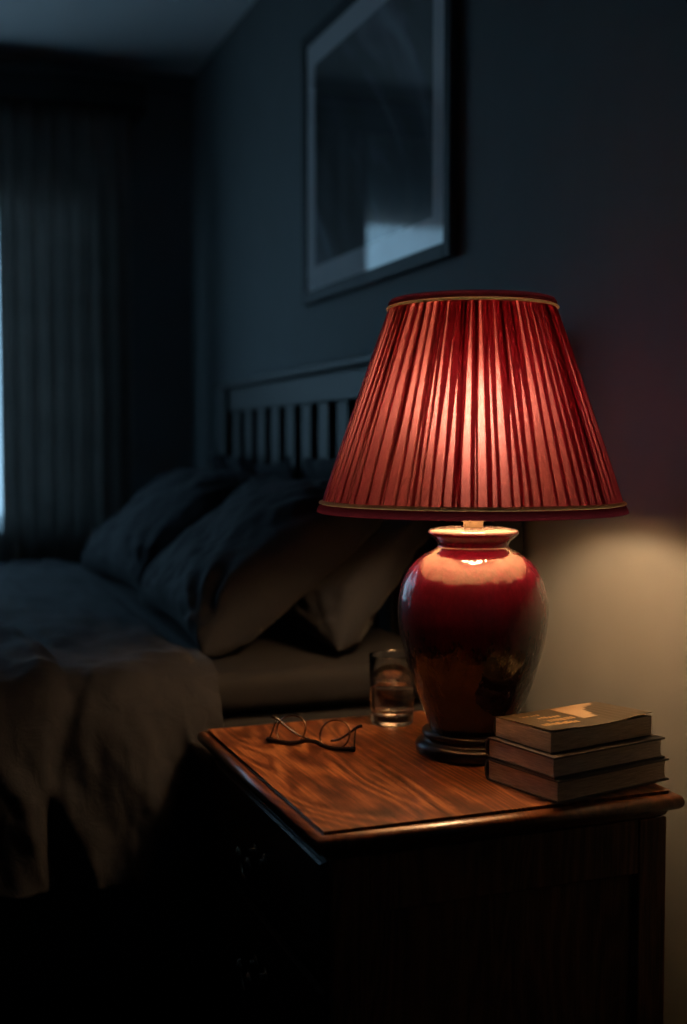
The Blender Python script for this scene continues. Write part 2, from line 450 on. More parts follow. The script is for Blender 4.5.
def curtain(name, x0, x1, y, z0, z1, folds, amp, mat, seed, lead=0.0, thick=0.0):
    rnd = random.Random(seed)
    n = folds*16; rows = []
    ph = [rnd.uniform(-0.5, 0.5) for _ in range(folds+2)]
    am = [rnd.uniform(0.6, 1.15) for _ in range(folds+2)]
    nz = 28
    for k in range(nz+1):
        tz = k/nz; z = z1 + (z0-z1)*tz
        row = []
        for i in range(n+1):
            s = i/n; q = s*folds; fi = int(min(q, folds-1e-6)); fr = q-fi
            a = am[fi]*(1-fr)+am[fi+1]*fr; pz = ph[fi]*(1-fr)+ph[fi+1]*fr
            A = amp*a*(0.35+0.65*sstep(0, 0.25, tz))
            yy = y + A*math.sin(2*PI*q + pz*tz*1.4)
            xx = x0 + (x1-x0)*s + 0.35*A*math.sin(4*PI*q+pz)
            xx += 0.012*noise.noise((s*6, tz*2.5, seed))*tz
            # the leading edge hangs out a little towards the bottom
            xx -= lead*(1-s)**3*math.sin(PI*min(1, tz*1.05))*0.6
            row.append((xx, yy, z))
        rows.append(row)
    bm = bmesh.new(); grid_mesh(bm, rows)
    o = from_bm(name, bm, mat, None, True, False)
    if thick:
        md = o.modifiers.new('thick', 'SOLIDIFY'); md.thickness = thick
    return o
o = curtain('curtain', -0.682, -0.235, FAR-0.090, 0.03, 2.225, 7, 0.036, M['drape'], 3, -0.012)
tag(o, 'heavy dark grey pleated curtain hanging beside the bright window', 'curtain')
o = curtain('sheer_curtain', -2.20, -0.30, FAR-0.032, 0.05, 2.235, 24, 0.016, M['sheer'], 5)
tag(o, 'pale sheer curtain glowing across the window behind the dark curtain', 'curtain')
bl = empty('roller_blind', (-1.24, FAR+0.022, 2.115)); tag(bl, 'grey roller blind drawn down a hand above the bright window', 'blind')
bm = bmesh.new(); box(bm, -0.85, 0.85, -0.002, 0.0, -0.195, 0.0); from_bm('blind_fabric', bm, M['blind'], bl)
bm = bmesh.new(); box(bm, -0.85, 0.85, -0.005, 0.003, -0.207, -0.195, 0.002); from_bm('bottom_bar', bm, M['trim'], bl)

# ------------------------------------------------------------------ picture
PY0, PY1, PZ0, PZ1 = 2.085, 2.958, 1.426, 2.10
p = empty('framed_picture', (-0.003, (PY0+PY1)/2, PZ0))
tag(p, 'large dark abstract print in a black frame on the wall above the headboard', 'picture')
hw = (PY1-PY0)/2; hh = PZ1-PZ0
def frame_ring(bm, w0, w1, x0, x1, bev):
    # w0 outer inset, w1 inner inset
    box(bm, x0, x1, -hw+w0, -hw+w1, w0, hh-w0, bev); box(bm, x0, x1, hw-w1, hw-w0, w0, hh-w0, bev)
    box(bm, x0, x1, -hw+w1, hw-w1, w0, w1, bev); box(bm, x0, x1, -hw+w1, hw-w1, hh-w1, hh-w0, bev)
bm = bmesh.new(); frame_ring(bm, 0, 0.030, -0.020, 0, 0.003); from_bm('frame', bm, M['frame'], p)
bm = bmesh.new(); frame_ring(bm, 0.029, 0.088, -0.0145, -0.010, 0.0); from_bm('mount', bm, M['mat'], p)
bm = bmesh.new(); box(bm, -0.0125, -0.006, -hw+0.085, hw-0.085, 0.085, hh-0.085); from_bm('print', bm, M['print'], p)
bm = bmesh.new()
vs = [bm.verts.new(q) for q in ((-0.0165, -hw+0.029, 0.029), (-0.0165, hw-0.029, 0.029), (-0.0165, hw-0.029, hh-0.029), (-0.0165, -hw+0.029, hh-0.029))]
bm.faces.new(vs[::-1]); g = from_bm('glazing', bm, M['picglass'], p, False, False); g['label'] = 'reflective picture glass'

# ------------------------------------------------------------------ bed
BY0, BY1 = 1.80, 3.55       # near and far side
bed = empty('bed_frame', (-0.05, (BY0+BY1)/2, 0)); hwid = (BY1-BY0)/2
tag(bed, 'dark painted bed frame with a slatted headboard against the wall', 'bed')
bm = bmesh.new(); box(bm, -0.045, 0.03, -hwid-0.03, hwid+0.03, 1.236, 1.256, 0.005); from_bm('headboard_cap', bm, M['bed_paint'], bed)
bm = bmesh.new(); box(bm, -0.022, 0.012, -hwid+0.05, hwid-0.05, 1.168, 1.236, 0.003); from_bm('headboard_rail', bm, M['bed_paint'], bed)
bm = bmesh.new(); box(bm, -0.022, 0.012, -hwid+0.05, hwid-0.05, 0.50, 0.60, 0.003); from_bm('headboard_rail', bm, M['bed_paint'], bed)
for s in (-1, 1):
    bm = bmesh.new(); y = s*(hwid-0.02); box(bm, -0.035, 0.025, y-0.035, y+0.035, 0.0, 1.236, 0.004); from_bm('headboard_post', bm, M['bed_paint'], bed)
ns = 13
for i in range(ns):
    y = -hwid+0.05 + (2*hwid-0.10)*(i+0.5)/ns
    bm = bmesh.new(); box(bm, -0.016, 0.006, y-0.034, y+0.034, 0.60, 1.168, 0.003); from_bm('headboard_slat', bm, M['bed_paint'], bed)
for s in (-1, 1):
    bm = bmesh.new(); y = s*(hwid-0.015); box(bm, -2.03, -0.035, y-0.014, y+0.014, 0.24, 0.42, 0.004); from_bm('side_rail', bm, M['bed_paint'], bed)
bm = bmesh.new(); box(bm, -2.06, -2.03, -hwid, hwid, 0.22, 0.46, 0.004); from_bm('foot_rail', bm, M['bed_paint'], bed)
for s in (-1, 1):
    bm = bmesh.new(); y = s*(hwid-0.035); box(bm, -2.06, -2.0, y-0.03, y+0.03, 0.0, 0.22, 0.004); from_bm('leg', bm, M['bed_paint'], bed)
bm = bmesh.new(); box(bm, -2.03, -0.035, -hwid+0.029, hwid-0.029, 0.355, 0.385); from_bm('mattress_support', bm, M['bed_paint'], bed)

mt = empty('mattress', (-1.09, (BY0+BY1)/2, 0.385))
tag(mt, 'mattress under a fitted brown-grey sheet on the dark bed', 'mattress')
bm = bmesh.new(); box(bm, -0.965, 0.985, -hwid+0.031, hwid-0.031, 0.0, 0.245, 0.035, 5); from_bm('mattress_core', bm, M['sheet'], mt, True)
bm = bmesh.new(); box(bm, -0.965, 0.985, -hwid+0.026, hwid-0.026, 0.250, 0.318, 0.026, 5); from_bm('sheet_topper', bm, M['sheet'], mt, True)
MZ = 0.703

# duvet
def duvet_mesh():
    zt = 0.735
    # profile across the bed, near hem -> far hem, as (y, z)
    near = [(1.738, 0.425), (1.740, 0.50), (1.746, 0.58), (1.760, 0.645), (1.784, 0.694), (1.830, 0.722), (1.92, 0.730)]
    mid = [(2.2, 0.729), (2.7, 0.729), (3.2, 0.727)]
    far = [(3.43, 0.729), (3.54, 0.722), (3.582, 0.67), (3.59, 0.56), (3.595, 0.42)]
    prof = spline(near+mid+far, 9)
    nx = 230; x0, x1 = -0.536, -2.10
    rows = []
    for p_ in prof:
        y, z = p_[0], p_[1]
        row = []
        drop = sstep(0.73, 0.55, z)                   # 0 on top, 1 on the hanging sides
        side = -1 if y < 2.6 else 1
        for i in range(nx+1):
            s = i/nx; x = x0 + (x1-x0)*(s**1.7)
            X, Y, Z = x, y, z
            # rounded head edge
            e = sstep(0.055, 0.0, x0-x)
            Z -= 0.022*e*e*(1-drop)
            Y += -side*0.012*e*e*drop
            # the head edge is not straight, pulled down towards the hem
            X += 0.018*math.sin(y*2.3+0.5)*(1-s)  + 0.006*noise.noise((y*3, z*4, 9))*(1-s)
            # hanging folds
            fo = 0.008*math.sin(x*24+2.5*noise.noise((x*3, z*2, 2)))+0.004*math.sin(x*57+1.3+3*noise.noise((x*4, z*3, 5)))
            fo += 0.018*noise.noise((x*8+z*2, z*2.2, 1.7)) + 0.022*(0.5-2*abs(noise.noise((x*11+z*3, z*4-x*2, 5.5)))) + 0.012*noise.noise((x*19-z*4, z*5, 3.7)) + 0.006*noise.noise((x*42+z*9, z*26, 7.7))
            Y += side*abs(drop)*(fo*1.0+0.012)*sstep(0.0, 0.06, x0-x+0.02)
            # creases on top
            n1 = noise.noise((x*5, y*4, 0.3)); n2 = noise.noise((x*13+y*6, y*11, 1.1))
            Z += (1-drop)*(0.011*n1 + 0.009*n2 + 0.010*(0.5-abs(noise.noise((x*6+y*4, y*5-x*2, 8.8))))**3*4 + 0.003*noise.noise((x*40, y*26, 6.1)) + 0.007*max(0, noise.noise((x*9-y*7, y*3+x*3, 4.0))))
            # one deep crease running over the top and down the side
            xc = -0.765 - 0.10*sstep(1.84, 2.6, y) + 0.02*math.sin(z*9) - 0.02*drop
            dxx = x-xc
            g = math.exp(-(dxx/0.016)**2); r = math.exp(-((dxx+0.045)/0.035)**2)
            w = 1.0 if y < 2.6 else 0.0
            Z += w*(1-drop)*(-0.020*g+0.012*r)
            Y += w*drop*(0.020*g-0.014*r)
            if 1.85 < y < 3.54: Z = max(Z, 0.7245)
            elif 1.80 < y <= 1.85: Z = max(Z, z-0.003)
            if drop > 0.02: Y = min(Y, 1.792-0.006*drop) if side < 0 and z < 0.67 else (max(Y, 3.56) if side > 0 else Y)
            row.append((X, Y, Z))
        rows.append(row)
    bm = bmesh.new(); grid_mesh(bm, rows)
    return bm
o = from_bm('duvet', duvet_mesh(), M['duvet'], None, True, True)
md = o.modifiers.new('thick', 'SOLIDIFY'); md.thickness = 0.018; md.offset = -1
tag(o, 'rumpled dark linen duvet spread over the bed and hanging down its side', 'duvet')
S_duvet = o

# pillows
def pillow_bm(a, b, t, seed, crease=1.0):
    """a half length (local x), b half height (local y), t half thickness (local z)"""
    n = 40; m = 30
    def surf(sgn):
        rows = []
        for j in range(m+1):
            v = -1+2*j/m; row = []
            for i in range(n+1):
                u = -1+2*i/n
                x = a*u*(1-0.07*(1-v*v)*u*u); y = b*v*(1-0.09*(1-u*u)*v*v)
                k = max(0, (1-u*u*u*u)*(1-v*v*v*v))
                z = sgn*t*(k**0.45)*(0.85+0.15*(1-u*u)*(1-v*v))
                edge = min(1, k*4.5)
                cr = 0.0
                for cx_, cy_ in ((-1, -1), (1, -1), (-1, 1), (1, 1)):
                    dx, dy = u-cx_, v-cy_; r = math.hypot(dx, dy); an = math.atan2(dy, dx)
                    cr += math.exp(-(r/0.55)**2)*math.sin(an*17+seed*1.7+cx_*2+cy_)*0.022
                cr += 0.012*noise.noise((u*2.4+seed, v*2.2, sgn*2))
                cr += 0.010*(0.4-abs(noise.noise((u*5+v*3+seed, v*6-u*2, sgn*3)))*1.5)+0.005*noise.noise((u*14+v*6, v*15, seed+sgn))+0.008*(0.35-abs(noise.noise((u*9+v*7, v*5-u*6, seed*2+sgn)))*1.6)*abs(u)
                z += sgn*cr*edge*crease
                row.append((x, y, z))
            rows.append(row)
        return rows
    bm = bmesh.new()
    A = grid_mesh(bm, surf(1)); B = grid_mesh(bm, surf(-1))
    bmesh.ops.remove_doubles(bm, verts=bm.verts[:], dist=0.0006)
    return bm

def pillow(label, y, xb, zb, tilt, a, b, t, seed, yaw=0.0, roll=0.0, mat='linen_dark', front=None):
    """bottom edge middle at (xb, y, zb); leaning back by tilt from flat"""
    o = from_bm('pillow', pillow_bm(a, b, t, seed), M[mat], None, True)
    ct, st = math.cos(tilt), math.sin(tilt)
    R = Matrix(((0, ct, -st), (-1, 0, 0), (0, st, ct)))    # local x -> -Y, local y -> up the lean, local z -> face normal
    R = Matrix.Rotation(yaw, 3, 'Z') @ Matrix.Rotation(roll, 3, 'X') @ R
    c = Vector((xb, y, zb)) + R @ Vector((0, b, 0))
    o.matrix_world = Matrix.Translation(c) @ R.to_4x4()
    Ri = R.transposed()
    for v in o.data.vertices:
        if front is None: v.co.z = max(v.co.z, -0.050)          # pressed flat by the pillow behind
        w = c + R @ v.co
        if front is not None:                                    # pressed by the pillow in front
            q = front[1].transposed() @ (w-front[0])
            if q.z > -0.054 and abs(q.x) < 0.42 and q.y < 0.26:
                q.z = -0.054; w = front[0] + front[1] @ q
        if w.z < MZ+0.004: w.z = MZ+0.004 - 0.002*(1-math.exp(-(MZ+0.004-w.z)/0.02))
        w.x = min(w.x, -0.094)
        v.co = Ri @ (w-c)
    tag(o, label, 'pillow', 'pillows leaning on the headboard')
    md = o.modifiers.new('sub', 'SUBSURF'); md.levels = 1; md.render_levels = 1
    return c, R
lean_near = pillow('dark pillow leaning in front on the near side of the bed, its corner lit brown', 2.27, -0.535, 0.714, math.radians(38), 0.355, 0.215, 0.092, 1.0, math.radians(-3))
pillow('dark pillow half hidden behind the front near pillow and the lamp', 2.24, -0.345, 0.714, math.radians(55), 0.38, 0.20, 0.085, 2.3, math.radians(2), front=lean_near)
lean_far = pillow('blue-lit dark pillow leaning on the far side of the bed nearest the curtain', 3.12, -0.503, 0.714, math.radians(39), 0.34, 0.215, 0.088, 3.1, math.radians(4))
pillow('dark pillow standing at the back of the far side against the headboard', 3.11, -0.335, 0.714, math.radians(56), 0.34, 0.20, 0.075, 4.2, front=lean_far)

# ------------------------------------------------------------------ nightstand
TX0, TX1, TY0, TY1, TZ = -0.602, -0.124, 1.206, 1.744, 0.640
nsd = empty('nightstand', (0, 0, 0))
tag(nsd, 'reddish wooden nightstand with a moulded top and drawers beside the bed', 'nightstand')
def slab_profile(bm, prof):
    """prof: (inset, z) rings of a rectangle, joined"""
    rings = []
    for ins, z in prof:
        rings.append([bm.verts.new(q) for q in ((TX0+ins, TY0+ins, z), (TX1-ins, TY0+ins, z), (TX1-ins, TY1-ins, z), (TX0+ins, TY1-ins, z))])
    for a, b in zip(rings[:-1], rings[1:]):
        for i in range(4): bm.faces.new((a[i], a[(i+1) % 4], b[(i+1) % 4], b[i]))
    bm.faces.new(rings[0]); bm.faces.new(rings[-1][::-1])
bm = bmesh.new()
slab_profile(bm, [(0.0125, TZ), (0.0135, TZ-0.0006), (0.0140, TZ-0.002), (0.0142, TZ-0.012), (0.03, TZ-0.014)])
from_bm('top_panel', bm, M['top_wood'], nsd)
bm = bmesh.new()
pr = [(0.0142, TZ-0.016), (0.0140, TZ-0.0045)]
for k in range(13):
    a = PI/2 - k*PI/12
    pr.append((0.0095 - 0.0095*math.cos(a), TZ-0.0135 + 0.0100*math.sin(a)))
pr += [(0.014, TZ-0.025), (0.016, TZ-0.030), (0.020, TZ-0.034), (0.026, TZ-0.036), (0.06, TZ-0.036)]
slab_profile(bm, pr)
o = from_bm('edge_moulding', bm, M['edge_wood'], nsd)
for q in o.data.polygons:
    q.use_smooth = len(q.vertices) == 4 and abs(q.normal.z) < 0.995
BX0, BX1, BYN, BYF = -0.577, -0.134, 1.228, 1.722
# carcass: corner posts, rails, side panels, back
bm = bmesh.new(); box(bm, BX0+0.012, BX1-0.006, BYN+0.012, BYF-0.012, 0.10, 0.604); from_bm('carcass', bm, M['side_wood'], nsd)
for x0, x1 in ((BX0, BX0+0.046), (BX1-0.040, BX1)):
    for y0, y1 in ((BYN, BYN+0.030), (BYF-0.030, BYF)):
        bm = bmesh.new(); box(bm, x0, x1, y0, y1, 0.0, 0.604, 0.002); from_bm('corner_post', bm, M['side_wood'], nsd)
for y0, y1 in ((BYN+0.001, BYN+0.025), (BYF-0.025, BYF-0.001)):
    for z0, z1 in ((0.536, 0.604), (0.09, 0.15)):
        bm = bmesh.new(); box(bm, BX0+0.046, BX1-0.040, y0, y1, z0, z1, 0.002); from_bm('side_rail', bm, M['side_wood'], nsd)
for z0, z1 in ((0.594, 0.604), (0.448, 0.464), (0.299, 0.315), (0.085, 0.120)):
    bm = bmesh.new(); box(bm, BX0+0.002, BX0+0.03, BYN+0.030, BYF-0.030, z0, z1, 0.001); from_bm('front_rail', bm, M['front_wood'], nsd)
def drawer(z0, z1):
    d = bmesh.new()
    y0, y1 = BYN+0.010, BYF-0.008; f = BX0-0.0085
    # front board with a stepped, chamfered lip
    prof = [(0.0, BX0-0.0005), (0.0, BX0-0.0030), (0.0018, BX0-0.0042), (0.0020, BX0-0.006), (0.0050, f)]
    rings = []
    for ins, x in prof:
        rings.append([d.verts.new(q) for q in ((x, y0+ins, z0+ins), (x, y1-ins, z0+ins), (x, y1-ins, z1-ins), (x, y0+ins, z1-ins))])
    for a, b in zip(rings[:-1], rings[1:]):
        for i in range(4): d.faces.new((a[i], a[(i+1) % 4], b[(i+1) % 4], b[i]))
    d.faces.new(rings[0]); d.faces.new(rings[-1][::-1])
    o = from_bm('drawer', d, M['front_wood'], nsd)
    yc = 1.468; zc = z1-0.068
    h = bmesh.new()
    for s in (-1, 1):
        y = yc+s*0.022
        tube(h, [(f, y, zc), (f-0.004, y, zc), (f-0.0045, y, zc), (f-0.018, y, zc), (f-0.019, y, zc), (f-0.026, y, zc), (f-0.030, y, zc)],
             [0.012, 0.011, 0.005, 0.005, 0.009, 0.0095, 0.004], 14)
    pts = [(f-0.021, yc + 0.022*math.cos(a), zc-0.004 - 0.022*math.sin(a)) for a in [PI*k/14 for k in range(15)]]
    tube(h, pts, [0.0028+0.0016*math.sin(PI*k/14) for k in range(15)], 10)
    hd = from_bm('drawer_pull', h, M['brass'], o, True); hd['label'] = 'dark brass drawer pull'
    return o
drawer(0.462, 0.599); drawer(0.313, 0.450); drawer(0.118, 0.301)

# ------------------------------------------------------------------ lamp
LX, LY = -0.2795, 1.473
lamp = empty('table_lamp', (LX, LY, TZ))
tag(lamp, 'lit table lamp with red pleated shade and oxblood glazed vase base on the nightstand', 'lamp')
Z = lambda z: z-TZ
bm = bmesh.new()
pr = [(0, 0.0), (0.074, 0.0), (0.0775, 0.002), (0.079, 0.007), (0.0785, 0.013), (0.075, 0.0175), (0.070, 0.0195), (0.0675, 0.021), (0.0665, 0.0235), (0.068, 0.0255), (0.0695, 0.0285), (0.0685, 0.0315), (0.066, 0.0335), (0.060, 0.0345), (0.0, 0.0345)]
lathe(bm, pr, 72); from_bm('lamp_base', bm, M['ebony'], lamp, True)
bm = bmesh.new()
out = [(0.058, 0.0345), (0.0600, 0.040), (0.0635, 0.052), (0.0700, 0.068), (0.0795, 0.093), (0.0885, 0.122), (0.0965, 0.152), (0.1008, 0.180), (0.1015, 0.202), (0.0990, 0.222),
       (0.0925, 0.243), (0.0815, 0.260), (0.0680, 0.2725), (0.0560, 0.2795), (0.0490, 0.284), (0.0478, 0.288), (0.0500, 0.2925), (0.0560, 0.298), (0.0600, 0.3015), (0.0612, 0.3045), (0.0598, 0.3075), (0.0560, 0.3090), (0.0470, 0.3105), (0.030, 0.3115), (0.013, 0.312)]
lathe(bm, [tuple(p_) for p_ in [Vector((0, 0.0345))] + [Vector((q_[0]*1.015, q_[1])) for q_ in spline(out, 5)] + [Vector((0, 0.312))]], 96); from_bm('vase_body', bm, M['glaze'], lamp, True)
bm = bmesh.new()
lathe(bm, [(0, 0.311), (0.0135, 0.311), (0.0135, 0.319), (0.0170, 0.3205), (0.0175, 0.3235), (0.0160, 0.3260), (0.0120, 0.3275), (0.0120, 0.352), (0.016, 0.356), (0.0175, 0.362), (0.0175, 0.405), (0.0165, 0.408), (0, 0.408)], 40)
from_bm('lamp_socket', bm, M['ivory'], lamp, True)
bm = bmesh.new()
zb = 1.106-TZ; br = 0.044
lathe(bm, [(0, zb-0.062), (0.013, zb-0.062), (0.0135, zb-0.050), (0.017, zb-0.043)] + [(br*math.sin(a), zb-br*math.cos(a)) for a in [0.55+(PI-0.55)*k/20 for k in range(20)]] + [(0, zb+br)], 32)
from_bm('bulb', bm, M['bulb'], lamp, True)
sh = empty('lamp_shade', (-0.0032, 0.0012, 0)); sh.parent = lamp
ZS0, ZS1, RS0, RS1 = 0.9755-TZ, 1.2555-TZ, 0.2065, 0.1095
def rz(z): return RS0 + (RS1-RS0)*(z-ZS0)/(ZS1-ZS0)
# pleated silk: knife pleats, each lapping over the next one
rnd = random.Random(11)
ws = []
while sum(ws) < 80: ws.append(rnd.choice((0.45, 0.7, 0.85, 1.0, 1.0, 1.15, 1.35)) * rnd.uniform(0.9, 1.1))
k_ = 2*PI/sum(ws); th = [0]
for w in ws: th.append(th[-1]+w*k_)
NP = len(ws); NR = 22
lap = [rnd.uniform(0.25, 1.0) for _ in ws]; wob = [rnd.uniform(0, 10) for _ in ws]
bm = bmesh.new()
rows = []
for r_ in range(NR+1):
    q = r_/NR; z = ZS0+0.011 + (ZS1-ZS0-0.0175)*q; R = rz(z); row = []
    for i in range(NP):
        w = ws[i]*k_
        ov = k_*(0.24+0.66*q+0.10*math.sin(q*5+wob[i]))*(0.45+lap[i]) * min(1.0, 0.55+0.45*ws[i])
        jit = k_*0.10*noise.noise((i*3.7, q*2.6, 0.5))*math.sin(PI*q)
        jn = k_*0.10*noise.noise((((i+1) % NP)*3.7, q*2.6, 0.5))*math.sin(PI*q)
        a0 = th[i]+jit; a1 = th[i+1]+jn
        top = 0.0026*(1-0.5*abs(2*q-1)**4)
        for f_, dr in ((0.0, 0.0), (0.33, top*0.45), (0.66, top*0.8), (1.0, top)):
            row.append((a0 + (a1+ov-a0)*f_, R+dr))
        row.append((a1+ov+0.0008, R+top*0.85))
        row.append((a1+ov*0.5, R+top*0.42))
    row = [(R2*math.cos(a), R2*math.sin(a), z) for a, R2 in row]
    rows.append(row+[row[0]])
grid_mesh(bm, rows)
bmesh.ops.remove_doubles(bm, verts=bm.verts[:], dist=1e-6)
from_bm('pleated_silk', bm, M['silk'], sh, False, False)
bm = bmesh.new(); lathe(bm, [(rz(ZS0)-0.003, ZS0+0.010), (rz(ZS1)-0.003, ZS1-0.006)], 96); from_bm('shade_lining', bm, M['lining'], sh, True, False)
def band(name, z0, z1, o0, o1, mat):
    bm = bmesh.new(); lathe(bm, [(rz(z0)+o0, z0), (rz(z0)+o1, z0+0.001), (rz((z0+z1)/2)+o1+0.0008, (z0+z1)/2), (rz(z1)+o1, z1-0.001), (rz(z1)+o0, z1)], 128)
    return from_bm(name, bm, mat, sh, True)
band('bottom_binding', ZS0-0.003, ZS0+0.0085, 0.0012, 0.0036, M['trimred'])
band('bottom_braid', ZS0+0.0085, ZS0+0.0135, 0.0020, 0.0048, M['gold'])
band('top_binding', ZS1-0.004, ZS1+0.005, 0.0012, 0.0036, M['trimred'])
band('top_braid', ZS1-0.0085, ZS1-0.004, 0.0020, 0.0048, M['gold'])
bm = bmesh.new(); lathe(bm, [(0, ZS1+0.001), (rz(ZS1)-0.001, ZS1+0.001), (rz(ZS1)-0.001, ZS1+0.003), (0, ZS1+0.003)], 64); from_bm('added_top_diffuser', bm, M['diffuser'], sh)  # unseen disc, added to dim the bulb's light on the upper wall and ceiling
bm = bmesh.new()
for k in range(3):
    a = 2*PI*k/3+0.9
    tube(bm, [(0.0165*math.cos(a), 0.0165*math.sin(a), 0.366), (0.05*math.cos(a), 0.05*math.sin(a), 0.362), ((rz(ZS0)-0.004)*math.cos(a), (rz(ZS0)-0.004)*math.sin(a), ZS0+0.004)], 0.0014, 8)
from_bm('shade_carrier', bm, M['brass'], sh, True)

# ------------------------------------------------------------------ tumbler of water
gx, gy = -0.315, 1.672
tum = empty('tumbler', (gx, gy, TZ)); tag(tum, 'clear glass tumbler two thirds full of water beside the lamp', 'glass')
bm = bmesh.new()
h = 0.106
lathe(bm, [(0, 0.0005), (0.028, 0.0), (0.0312, 0.0012), (0.0324, 0.004), (0.0334, 0.03), (0.0356, h-0.001), (0.0352, h), (0.0346, h-0.001), (0.0332, 0.055), (0.0318, 0.022), (0.0300, 0.0165), (0.025, 0.0150), (0, 0.0145)], 72)
from_bm('tumbler_wall', bm, M['glass'], tum, True)
bm = bmesh.new()
lathe(bm, [(0, 0.0143), (0.0252, 0.0148), (0.0302, 0.0163), (0.0320, 0.022), (0.0334, 0.055), (0.0337, 0.0685), (0.0327, 0.0675), (0, 0.0675)], 72)
o = from_bm('drinking_water', bm, M['water'], None, True, loc=(gx, gy, TZ)); tag(o, 'clear water inside the glass tumbler', 'water')

# ------------------------------------------------------------------ spectacles
ax = Vector((-0.5325, 1.6245, TZ)); bx = Vector((-0.4325, 1.5215, TZ))
ctr = (ax+bx)/2; dr = (bx-ax).normalized()
ang = math.atan2(dr.y, dr.x)
sp = empty('spectacles', (ctr.x, ctr.y, TZ), ang)      # local x along the front, local y away from the camera
tag(sp, 'dark-rimmed round spectacles lying folded near the front edge of the nightstand', 'glasses')
lean = math.radians(27)
def lp(u, w, out=0.0):  # point on the leaning front: u along, w up the front
    return (u, w*math.sin(lean)+out*math.cos(lean), 0.0024 + w*math.cos(lean) - out*math.sin(lean))
def lens_outline(c, n=48):
    pts = []
    for k in range(n):
        a = 2*PI*k/n
        ca, sa = math.cos(a), math.sin(a)
        px = 0.0225*math.copysign(abs(ca)**0.92, ca); pz = 0.0205*math.copysign(abs(sa)**0.92, sa)
        pts.append(lp(c+px, 0.0200+pz))
    return pts
for c in (-0.0345, 0.0345):
    bm = bmesh.new(); tube(bm, lens_outline(c), 0.00135, 8, True); r = from_bm('rim', bm, M['wire'], sp, True); r['label'] = 'thin copper coloured rim'
    bm = bmesh.new(); bm.faces.new([bm.verts.new(q) for q in lens_outline(c)]); from_bm('lens', bm, M['lens'], sp, False, False)
bm = bmesh.new()
tube(bm, spline([lp(-0.069, 0.003), lp(-0.055, 0.0015), lp(-0.0345, 0.0005), lp(-0.018, 0.003), lp(-0.008, 0.0065), lp(0.008, 0.0065), lp(0.018, 0.003), lp(0.0345, 0.0005), lp(0.055, 0.0015), lp(0.069, 0.003)], 5), 0.0031, 10)
from_bm('brow_bar', bm, M['acetate'], sp, True)
for s in (-1, 1):
    bm = bmesh.new(); hx = s*0.0685
    box(bm, min(hx, hx-s*0.007), max(hx, hx-s*0.007), 0.0, 0.006, 0.0006, 0.0075, 0.0012)
    tube(bm, spline([(hx-s*0.002, 0.004, 0.006), (hx-s*0.004, 0.010, 0.016), (hx-s*0.006, 0.018, 0.0295)], 5), 0.0010, 8)
    from_bm('hinge_piece', bm, M['acetate'], sp, True)
    bm = bmesh.new()
    pts = spline([(hx+s*0.002, 0.020, 0.0335), (hx-s*0.006, 0.021, 0.0300), (hx-s*0.022, 0.024, 0.018), (hx-s*0.037, 0.027, 0.0085), (hx-s*0.052, 0.031 + (0.004 if s > 0 else 0), 0.0035)], 5)
    N = len(pts)
    tube(bm, pts, [0.0026-0.0010*sstep(0, 0.5, k/N) for k in range(N)], 8)
    from_bm('temple', bm, M['acetate'], sp, True)

# ------------------------------------------------------------------ books
def book(label, x, y, z, rot, L, W, H, cover, page, hard=True, group='books stacked on the nightstand'):
    """local x along the fore edge, local y from fore edge (0) to spine (W)"""
    e = empty('book', (x, y, z), rot); tag(e, label, 'book', group)
    ov = 0.003 if hard else 0.0; ct = 0.0022 if hard else 0.0009
    bm = bmesh.new()
    n = 12; rows = []
    # page block with a hollow fore edge
    for k in range(n+1):
        s = -1+2*k/n
        rows.append((ct+(H-2*ct)*k/n, ov+0.0016*(1-s*s) if hard else 0.0004))
    prof = [(yy, zz) for zz, yy in rows] + [(W-0.006, H-ct), (W-0.006, ct)]
    vs0 = [bm.verts.new((ov, p_[0], p_[1])) for p_ in prof]; vs1 = [bm.verts.new((L-ov, p_[0], p_[1])) for p_ in prof]
    m_ = len(prof)
    for i in range(m_): bm.faces.new((vs0[i], vs0[(i+1) % m_], vs1[(i+1) % m_], vs1[i]))
    bm.faces.new(vs0[::-1]); bm.faces.new(vs1)
    from_bm('page_block', bm, page, e)
    # case: boards and a rounded spine as one wrap
    sec = [(0.0, 0.0)]
    rr = H/2
    for k in range(11):
        a = -PI/2 + PI*k/10
        sec.append((W-0.008 + 0.007*math.cos(a), rr+rr*math.sin(a)))
    sec += [(0.0, H)]
    inn = [(0.0, H-ct)]
    for k in range(11):
        a = PI/2 - PI*k/10
        inn.append((W-0.009 + (0.007-ct*0.4)*math.cos(a), rr+(rr-ct)*math.sin(a)))
    inn += [(0.0, ct)]
    loop = sec+inn
    bm = bmesh.new()
    NX = 16
    rings = []
    for j in range(NX+1):
        lx = L*j/NX; ring = []
        for q, (yy, zz) in enumerate(loop):
            dz = 0.0
            if not hard and zz > H*0.6 and yy < W-0.01:      # paperback cover curling up a little at its corner
                dz = 0.0045*sstep(0.55, 1.0, j/NX)*sstep(0.5*W, 0.0, yy) + 0.003*sstep(0.45, 0.0, j/NX)*sstep(0.6*W, 0.0, yy)
            ring.append(bm.verts.new((lx, yy, zz+dz)))
        rings.append(ring)
    m_ = len(loop)
    for a, b in zip(rings[:-1], rings[1:]):
        for i in range(m_): bm.faces.new((a[i], a[(i+1) % m_], b[(i+1) % m_], b[i]))
    half = len(sec)
    for ring in (rings[0], rings[-1]):
        for i in range(half-1):
            bm.faces.new((ring[i], ring[i+1], ring[m_-2-i], ring[m_-1-i]))
    from_bm('cover', bm, cover, e)
    return e
book('thick dark hardback lying at the bottom of the three stacked books', -0.298, 1.213, TZ+0.0005, math.radians(13), 0.191, 0.134, 0.0275, M['cover_grey'], M['pages'])
